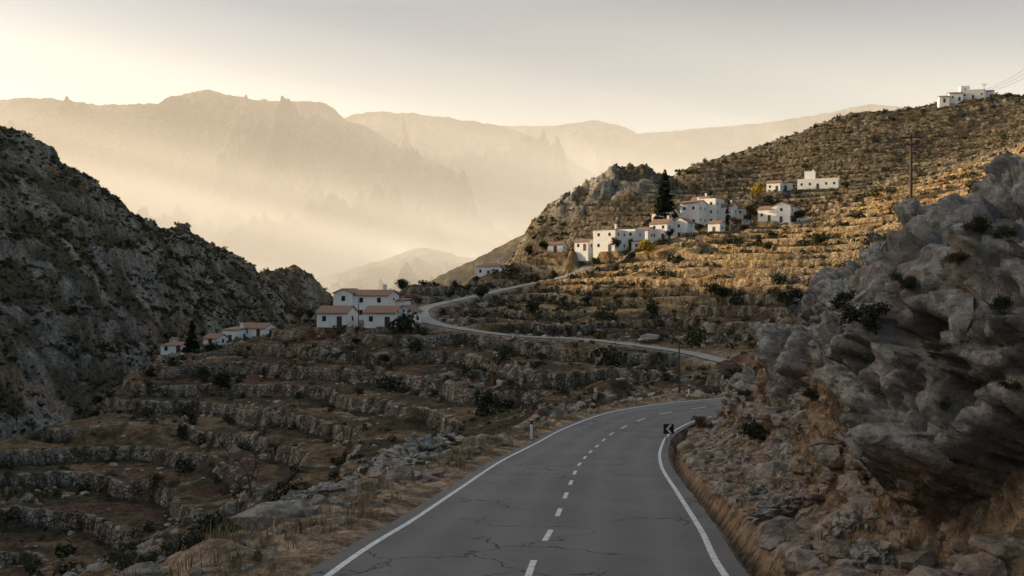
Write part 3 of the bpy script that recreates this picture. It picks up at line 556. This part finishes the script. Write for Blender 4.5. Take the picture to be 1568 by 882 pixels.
def rocks(name,P,R_,hi=False,soil=.12):
    V0,F0=I4 if hi else I2; P=np.asarray(P,float); R_=np.asarray(R_,float); N=len(P); nv=len(V0)
    off=np.repeat(rng.uniform(0,99,(N,3)),nv,0); Q=np.tile(V0*.9,(N,1))*[1,1,1.5]+off; v,ti,e=blocks(Q,.85,3); dsp=1+.38*v+.4*ti
    if hi: v,ti,e=blocks(Q,.33,5); dsp+=.2*v+.2*ti-.08*(1-sst(0,.15,e))+.05*n3(Q[:,0]*7,Q[:,1]*7,Q[:,2]*7)
    a=np.repeat(rng.uniform(0,6.28,N),nv); S=np.tile(V0,(N,1))*dsp[:,None]*np.repeat(rng.uniform([.8,.6,.45],[1.3,1,.8],(N,3)),nv,0)
    S=np.stack([S[:,0]*np.cos(a)-S[:,1]*np.sin(a),S[:,0]*np.sin(a)+S[:,1]*np.cos(a),S[:,2]],1)*np.repeat(R_,nv)[:,None]+np.repeat(P,nv,0)
    Fs=(F0[None]+(np.arange(N)*nv)[:,None,None]).reshape(-1,3)
    return mesh_np(name,S,Fs,[M_rock],None,{'soil':np.full(N*nv,soil)},smooth=False)
k_=rng.integers(40,len(R1)-60,2200); lt=-(4.2+rng.gamma(2,1.1,2200)); x=R1[k_,0]+T1[k_,1]*lt; y=R1[k_,1]-T1[k_,0]*lt; ok=y>6; x=x[ok];y=y[ok]
rocks('loose_stones',np.stack([x,y,ground(x,y)],1),rng.gamma(1.1,.10,len(x))+.03,soil=.35)
m_=(hC>.02)&(hC<2.2)&(la>4.1); q=cliffP[m_]; ii=rng.integers(0,len(q),3600)
rocks('cliff_rubble',q[ii],rng.gamma(1.0,.085,3600)+.02,soil=.4)
x=rng.uniform(-60,40,7000); y=rng.uniform(50,190,7000); ok=(np.abs(lookup(lat1,x,y))>8)&(np.abs(x/y)<.6)&(n2(x/12,y/12)>rng.uniform(-.2,.7,7000)); x=x[ok][:1100];y=y[ok][:1100]
rocks('field_stones',np.stack([x,y,ground(x,y)],1),rng.gamma(1.3,.12,len(x))+.1,soil=.3)
for u,v,r in [(1212,770,.7),(1290,800,.35),(1155,740,.3),(1330,850,.3)]:
    p=cliff_pt(u,v)
    if p is not None: rocks('boulder',[p],[r],True)
for L_ in ([(620,35,1.0),(650,39,1.1),(585,33,.8),(690,44,.9),(600,37,.9),(668,41,.8)],[(540,29,.65),(500,25,.55),(555,31,.6)],[(425,23,.65),(455,22,.4),(400,26,.55)],[(790,62,.8),(765,60,.7)],[(740,52,.6),(715,48,.7)]):
    P_=[];
    for u,d,r in L_: x_,y_,_=W(u,0,d); P_.append((x_,y_,ground(x_,y_)[0]+.15*r))
    rocks('rock_outcrop',P_,[a[2] for a in L_],True)
print('rocks',time.time()-T0)
# ------------------------------------------------------------ buildings
m,nt,b=mat('whitewash'); P=pos(nt); nt.links.new(mixc(nt,mr(nt,noise(nt,P,.9,6,.7),.45,.75,0,.6),(.84,.82,.78),(.62,.57,.50)),b.inputs['Base Color']); b.inputs['Roughness'].default_value=.9; M_wh=m
m,nt,b=mat('clay_roof_tiles'); P=pos(nt)
wv=nd(nt,'ShaderNodeTexWave'); wv.inputs['Scale'].default_value=1.4; wv.inputs['Distortion'].default_value=.5; nt.links.new(nd(nt,'ShaderNodeTexCoord').outputs['Object'],wv.inputs['Vector'])
c=mixc(nt,mr(nt,noise(nt,P,1.5,5),.35,.65,0,1),(.36,.17,.10),(.25,.17,.12)); c=mixc(nt,math_(nt,'MULTIPLY',wv.outputs['Fac'],.35),c,(.12,.08,.06)); nt.links.new(c,b.inputs['Base Color']); b.inputs['Roughness'].default_value=.9; M_tile=m
m,nt,b=mat('dark_window'); b.inputs['Base Color'].default_value=(.025,.025,.028,1); b.inputs['Roughness'].default_value=.25; M_win=m
m,nt,b=mat('wooden_door'); b.inputs['Base Color'].default_value=(.07,.04,.025,1); M_door=m
m,nt,b=mat('dry_stone'); P=pos(nt); v=nd(nt,'ShaderNodeTexVoronoi'); v.inputs['Scale'].default_value=2.6; nt.links.new(P,v.inputs['Vector'])
c=mixc(nt,mr(nt,v.outputs['Distance'],.1,.6,0,1),(.50,.38,.24),(.14,.105,.07)); nt.links.new(c,b.inputs['Base Color']); b.inputs['Roughness'].default_value=.95; bump(nt,b,v.outputs['Distance'],-.15); M_st=m
BF=np.array([(0,1,2,3),(7,6,5,4),(0,4,5,1),(1,5,6,2),(2,6,7,3),(3,7,4,0)])[:,::-1]
def box(mb,x0,x1,y0,y1,z0,z1,mi=0):
    V=np.array([(x0,y0,z0),(x1,y0,z0),(x1,y1,z0),(x0,y1,z0),(x0,y0,z1),(x1,y0,z1),(x1,y1,z1),(x0,y1,z1)],float)
    mb.add(V,BF,mi=mi)
def house(u,v,d,w,dp,h,rot=0,roof='gable',rh=1.4,win=None,chim=True,floors=1):
    e=bpy.data.objects.new('white_village_house',None); coll.objects.link(e); x_,y_,z_=W(u,v,d); e.location=(x_,y_,z_); e.rotation_euler=(0,0,math.radians(rot))
    a=w/2; mb=MB(); box(mb,-a,a,0,dp,-3,h)
    if roof=='gable':
        V=np.array([(-a,0,h),(-a,dp,h),(-a,dp/2,h+rh),(-a,dp/2,h+rh),(a,0,h),(a,dp,h),(a,dp/2,h+rh),(a,dp/2,h+rh)],float); mb.add(V[[0,1,2,2]],[[0,1,2,3]]); mb.add(V[[4,5,6,6]],[[3,2,1,0]])
    if roof=='gabley':
        for yy in (0,dp): V=np.array([(-a,yy,h),(a,yy,h),(0,yy,h+rh),(0,yy,h+rh)],float); mb.add(V,[[0,1,2,3]])
    if roof=='flat':
        box(mb,-a-.02,a+.02,-.02,.25,h+.003,h+.55); box(mb,-a-.02,-a+.25,.253,dp-.253,h+.003,h+.55); box(mb,a-.25,a+.02,.253,dp-.253,h+.003,h+.55); box(mb,-a-.02,a+.02,dp-.25,dp+.02,h+.003,h+.55)
    mb.make('walls',[M_wh],parent=e)
    o=.25; tk=.12; mb=MB()
    def slab(q):
        q=np.array(q,float); V=np.concatenate([q,q+[0,0,tk]]); mb.add(V,BF)
    if roof=='gable':
        s=rh/(dp/2)
        slab([(-a-o,-o,h-s*o+.02),(a+o,-o,h-s*o+.02),(a+o,dp/2,h+rh+.02),(-a-o,dp/2,h+rh+.02)]); slab([(-a-o,dp/2,h+rh+.021),(a+o,dp/2,h+rh+.021),(a+o,dp+o,h-s*o+.02),(-a-o,dp+o,h-s*o+.02)])
    elif roof=='gabley':
        s=rh/a
        slab([(-a-o,-o,h-s*o+.02),(0,-o,h+rh+.02),(0,dp+o,h+rh+.02),(-a-o,dp+o,h-s*o+.02)]); slab([(0,-o,h+rh+.021),(a+o,-o,h-s*o+.02),(a+o,dp+o,h-s*o+.02),(0,dp+o,h+rh+.021)])
    elif roof=='shed': slab([(-a-o,-o,h+.02),(a+o,-o,h+.02),(a+o,dp+o,h+rh+.02),(-a-o,dp+o,h+rh+.02)])
    elif roof=='hip':
        r_=min(a*.6,dp/2); R0=(-a+r_,dp/2,h+rh);R1_=(a-r_,dp/2,h+rh); c0=(-a-o,-o,h);c1=(a+o,-o,h);c2=(a+o,dp+o,h);c3=(-a-o,dp+o,h)
        for q in ([c0,c1,R1_,R0],[c1,c2,R1_,R1_],[c2,c3,R0,R1_],[c3,c0,R0,R0]): mb.add(np.array(q,float)+[0,0,.05],[[0,1,2,3]])
    if mb.V: mb.make('roof',[M_tile],parent=e)
    mb=MB(); fl_h=h/floors; n=win if win is not None else max(1,int(w/2.6))
    for f_ in range(floors):
        for i in range(n):
            if f_==0 and i==n//2: continue
            cx=-a+(i+.5)*w/n+rng.uniform(-.15,.15); z0=f_*fl_h+fl_h*.42; box(mb,cx-.38,cx+.38,-.03,.12,z0,z0+.95)
        for s_2 in (-1,1):
            for j in range(max(1,int(dp/3.5))):
                cy=(j+.5)*dp/max(1,int(dp/3.5)); z0=f_*fl_h+fl_h*.42; xx=s_2*a; box(mb,xx-.03,xx+.03,cy-.35,cy+.35,z0,z0+.9)
    if mb.V: mb.make('windows',[M_win],parent=e)
    mb=MB(); cx=-a+(n//2+.5)*w/n; box(mb,cx-.5,cx+.5,-.04,.1,0,2.0); mb.make('door',[M_door],parent=e)
    if chim:
        mb=MB(); box(mb,a*.35,a*.35+.6,dp*.55,dp*.55+.6,h,h+max(rh,.3)+1.0); box(mb,a*.35-.08,a*.35+.68,dp*.55-.08,dp*.55+.68,h+max(rh,.3)+1.003,h+max(rh,.3)+1.13); mb.make('chimney',[M_wh],parent=e)
for H_ in HOUSES: house(*H_)
def stone_wall(pts,h,th=.5):
    P_=catmull([W(*p) for p in pts],.8); g_=ground(P_[:,0],P_[:,1]); k_=np.ones(9)/9; gp=np.pad(g_,4,mode='edge'); P_[:,2]=np.convolve(gp,k_,'valid')
    T_=tang(P_); N=np.stack([T_[:,1],-T_[:,0],0*T_[:,0]],1)*th/2; up=np.array([0,0,1.]); jt=up*rng.normal(0,.06,(len(P_),1))
    V=np.stack([P_-N-up*2.5,P_-N+up*h+jt,P_+N+up*h+jt,P_+N-up*2.5],1); mesh_np('dry_stone_wall',V.reshape(-1,3),grid_faces(len(P_),4),[M_st],smooth=False)
stone_wall([(882,412,257),(915,410,252),(950,405,252),(985,394,262)],1.4); stone_wall([(1285,384,205),(1330,384,200),(1390,385,195)],1.8); stone_wall([(1400,272,262),(1450,268,260),(1510,266,258)],1.3)
stone_wall([(440,497,166),(480,503,163),(530,505,160),(545,505,161)],.9); stone_wall([(296,558,170),(330,552,175),(400,543,178)],.8); stone_wall([(205,556,176),(240,551,182)],1.4); stone_wall([(800,402,285),(860,405,270),(880,402,268)],.9); stone_wall([(1085,368,276),(1150,362,278),(1210,357,280)],1.2)
stone_wall([(560,503,161),(600,503,162),(632,498,166)],.6)
# ------------------------------------------------------------ poles, signs
m,nt,b=mat('weathered_wood'); P=pos(nt); nt.links.new(mixc(nt,noise(nt,P,6,3),(.05,.038,.03),(.10,.08,.06)),b.inputs['Base Color']); b.inputs['Roughness'].default_value=.9; M_wd=m
m,nt,b=mat('galvanised_steel'); b.inputs['Base Color'].default_value=(.25,.26,.27,1); b.inputs['Metallic'].default_value=.6; b.inputs['Roughness'].default_value=.5; M_gs=m
m,nt,b=mat('sign_white'); b.inputs['Base Color'].default_value=(.75,.75,.75,1); b.inputs['Roughness'].default_value=.4; M_sw=m
m,nt,b=mat('sign_black'); b.inputs['Base Color'].default_value=(.015,.015,.015,1); b.inputs['Roughness'].default_value=.4; M_sb=m
def pole(x_,y_,z_,h,r=.14,arm=True):
    e=bpy.data.objects.new('utility_pole',None); coll.objects.link(e); e.location=(x_,y_,z_)
    mb=MB(); V,F_=tube((0,0,-1.5),(0,0,h),r,r*.6,10); mb.add(V,F_); mb.make('post',[M_wd],True,e)
    if arm:
        mb=MB(); box(mb,-1.4,1.4,-.07,.07,h-.5,h-.34); box(mb,-.9,.9,-.07,.07,h-1.3,h-1.16); mb.make('crossarms',[M_wd],parent=e)
        mb=MB()
        for xx in (-1.3,-.65,.65,1.3): V,F_=tube((xx,0,h-.34),(xx,0,h-.05),.06,.05,8); mb.add(V,F_)
        mb.make('insulators',[M_sb],True,e)
def wire(a,b_,sag,r=.02):
    mb=MB(); a=np.array(a,float);b_=np.array(b_,float); q=np.linspace(0,1,25)[:,None]; P_=a*(1-q)+b_*q; P_[:,2]-=(4*sag*q*(1-q))[:,0]
    for i in range(24): V,F_=tube(P_[i],P_[i+1],r,r,4); mb.add(V,F_)
    mb.make('power_cable',[M_sb])
px,py,_=W(1395,0,110); gz=ground(px,py)[0]; top=W(1395,205,110)[2]; pole(px,py,gz,top-gz,.24)
for u,v,d,h,arm in [(1040,598,96,5.5,False),(725,425,284,6.5,False),(185,552,168,4.6,False),(624,500,164,3.6,False),(549,500,163,6,False),(1123,398,230,5,False),(1507,152,440,7,True)]:
    x_,y_,_=W(u,0,d); g_=ground(x_,y_)[0]; pole(x_,y_,g_,h,.1,arm)
x_,y_,_=W(578,0,45); pole(x_,y_,ground(x_,y_)[0],1.6,.06,False)
for dz in (0,-2,-4): wire(W(1507,137-dz,440),W(1640,52-dz*6,230),2,.05)
def delineator(u,d):
    x_,y_,_=W(u,0,d); e=bpy.data.objects.new('road_delineator_post',None); coll.objects.link(e); e.location=(x_,y_,ground(x_,y_)[0])
    mb=MB(); V,F_=tube((0,0,-.2),(0,0,.78),.075,.07,10); mb.add(V,F_); mb.make('post',[M_sw],True,e)
    mb=MB(); V,F_=tube((0,0,.78),(0,0,.98),.075,.07,10); mb.add(V,F_); mb.make('black_band',[M_sb],True,e); mb=MB(); V,F_=tube((0,0,.98),(0,0,1.05),.07,.05,10); mb.add(V,F_); mb.add(V[10:],[[0,3,6,9]]); mb.make('cap',[M_sw],True,e)
delineator(814,47.5); delineator(1055,69)
e=bpy.data.objects.new('chevron_sign',None); coll.objects.link(e); x_,y_,_=W(1024,0,46.0); zg=zr(46)-.02; e.location=(x_,y_,zg); e.rotation_euler=(0,0,math.radians(8))
mb=MB(); V,F_=tube((-.12,.06,-.4),(-.12,.06,.85),.03,.03,8); mb.add(V,F_); V,F_=tube((.12,.06,-.4),(.12,.06,.85),.03,.03,8); mb.add(V,F_); mb.make('posts',[M_gs],True,e)
mb=MB(); box(mb,-.27,.27,0,.025,.55,1.05); mb.make('board',[M_sb],parent=e)
mb=MB(); q=[(-.05,.80),(.14,1.02),(.28,1.02),(.09,.80),(.28,.58),(.14,.58)]
mb.add([(x-.1,-.004,z) for x,z in (q[0],q[3],q[2],q[1])],[[0,1,2,3]]); mb.add([(x-.1,-.004,z) for x,z in (q[0],q[5],q[4],q[3])],[[0,1,2,3]]); mb.make('chevron_arrow',[M_sw],parent=e)
e=bpy.data.objects.new('road_sign',None); coll.objects.link(e); x_,y_,_=W(852,0,60); e.location=(x_,y_,ground(x_,y_)[0]); mb=MB()
for xx in (-.25,.25): V,F_=tube((xx,0,-.3),(xx,0,1.6),.03,.03,8); mb.add(V,F_)
mb.make('posts',[M_gs],True,e); mb=MB(); box(mb,-.45,.45,-.05,-.02,1.0,1.6); mb.make('panel',[M_gs],parent=e)
# ------------------------------------------------------------ haze, sun, sky, camera
SUN_AZ=-80.; SUN_EL=14.
m=bpy.data.materials.new('valley_haze'); m.use_nodes=True; nt=m.node_tree; nt.nodes.clear(); out=nd(nt,'ShaderNodeOutputMaterial'); vs=nd(nt,'ShaderNodeVolumeScatter')
em=nd(nt,'ShaderNodeEmission'); em.inputs['Color'].default_value=(1,.79,.54,1); ad=nd(nt,'ShaderNodeAddShader'); nt.links.new(vs.outputs[0],ad.inputs[0]); nt.links.new(em.outputs[0],ad.inputs[1]); nt.links.new(ad.outputs[0],out.inputs['Volume'])  # emission added in place of light scattered many times in the haze
vs.inputs['Color'].default_value=(1,.92,.80,1); vs.inputs['Anisotropy'].default_value=.4
sp=nd(nt,'ShaderNodeSeparateXYZ'); nt.links.new(pos(nt),sp.inputs[0])
ex=math_(nt,'EXPONENT',math_(nt,'MULTIPLY',math_(nt,'ADD',sp.outputs[2],60.),-1/145.))
dn=math_(nt,'MULTIPLY',math_(nt,'ADD',math_(nt,'MULTIPLY',ex,.0023),.00008),mr(nt,sp.outputs[1],500,1300,.10,1)); nt.links.new(dn,vs.inputs['Density'])
# painted sunbeams: the haze's added emission varies across the beam direction only
c1=math_(nt,'ADD',math_(nt,'MULTIPLY',sp.outputs[0],.243),math_(nt,'MULTIPLY',sp.outputs[2],.97)); cb=nd(nt,'ShaderNodeCombineXYZ'); nt.links.new(c1,cb.inputs[0]); nt.links.new(math_(nt,'MULTIPLY',math_(nt,'ADD',sp.outputs[1],math_(nt,'MULTIPLY',sp.outputs[0],.18)),.12),cb.inputs[1])
beam_glow=mr(nt,noise(nt,cb.outputs[0],.009,2,.5),.38,.62,.45,1.5)
nt.links.new(math_(nt,'MULTIPLY',math_(nt,'MULTIPLY',dn,.76),beam_glow),em.inputs['Strength'])
m.cycles.volume_step_rate=1.2
mb=MB(); box(mb,-3500,4000,460,6500,-200,1000); hz=mb.make('valley_haze',[m])
sd=np.array([math.sin(math.radians(SUN_AZ))*math.cos(math.radians(SUN_EL)),math.cos(math.radians(SUN_AZ))*math.cos(math.radians(SUN_EL)),math.sin(math.radians(SUN_EL))])
L=bpy.data.lights.new('sun','SUN'); L.energy=5; L.angle=math.radians(.5); L.color=(1,.76,.46); so=bpy.data.objects.new('sun',L); coll.objects.link(so); so.rotation_euler=Vector(sd).to_track_quat('Z','Y').to_euler()
w=bpy.data.worlds.new('World'); scene.world=w; w.use_nodes=True; nt=w.node_tree; bg=nt.nodes['Background']; sk=nd(nt,'ShaderNodeTexSky',sky_type='NISHITA'); sk.sun_disc=False
sk.sun_elevation=math.radians(SUN_EL); sk.sun_rotation=math.radians(SUN_AZ); sk.air_density=1.; sk.dust_density=4; sk.ozone_density=1; sk.altitude=500
tc=nd(nt,'ShaderNodeTexCoord'); sz=nd(nt,'ShaderNodeSeparateXYZ'); nt.links.new(tc.outputs['Generated'],sz.inputs[0])
cr=nd(nt,'ShaderNodeValToRGB'); nt.links.new(sz.outputs[2],cr.inputs[0]); el=cr.color_ramp.elements; el[0].position=.03; el[0].color=(.86,.74,.57,1); el[1].position=.9; el[1].color=(1,.90,.76,1)
for p_,c_ in ((.16,(.76,.67,.545)),(.22,(.54,.525,.48)),(.29,(.31,.37,.40)),(.37,(.5,.5,.5)),(.5,(1,.91,.77))): q=el.new(p_); q.color=(*c_,1)
mu=nd(nt,'ShaderNodeMix',data_type='RGBA',blend_type='MULTIPLY'); mu.inputs[0].default_value=1; nt.links.new(sk.outputs[0],mu.inputs[6]); nt.links.new(cr.outputs[0],mu.inputs[7])
hs=nd(nt,'ShaderNodeHueSaturation'); hs.inputs['Saturation'].default_value=.9; hs.inputs['Value'].default_value=2.05; nt.links.new(mu.outputs[2],hs.inputs['Color']); nt.links.new(hs.outputs[0],bg.inputs['Color']); bg.inputs['Strength'].default_value=.15
cam=bpy.data.cameras.new('camera'); co=bpy.data.objects.new('camera',cam); coll.objects.link(co); cam.sensor_width=36; cam.lens=36*F/1568; cam.clip_end=30000; cam.clip_start=.1; co.location=(0,0,0); co.rotation_euler=(math.radians(90),0,0); scene.camera=co
scene.view_settings.view_transform='Standard'; scene.view_settings.look='None'; scene.view_settings.exposure=0
print('done',time.time()-T0)
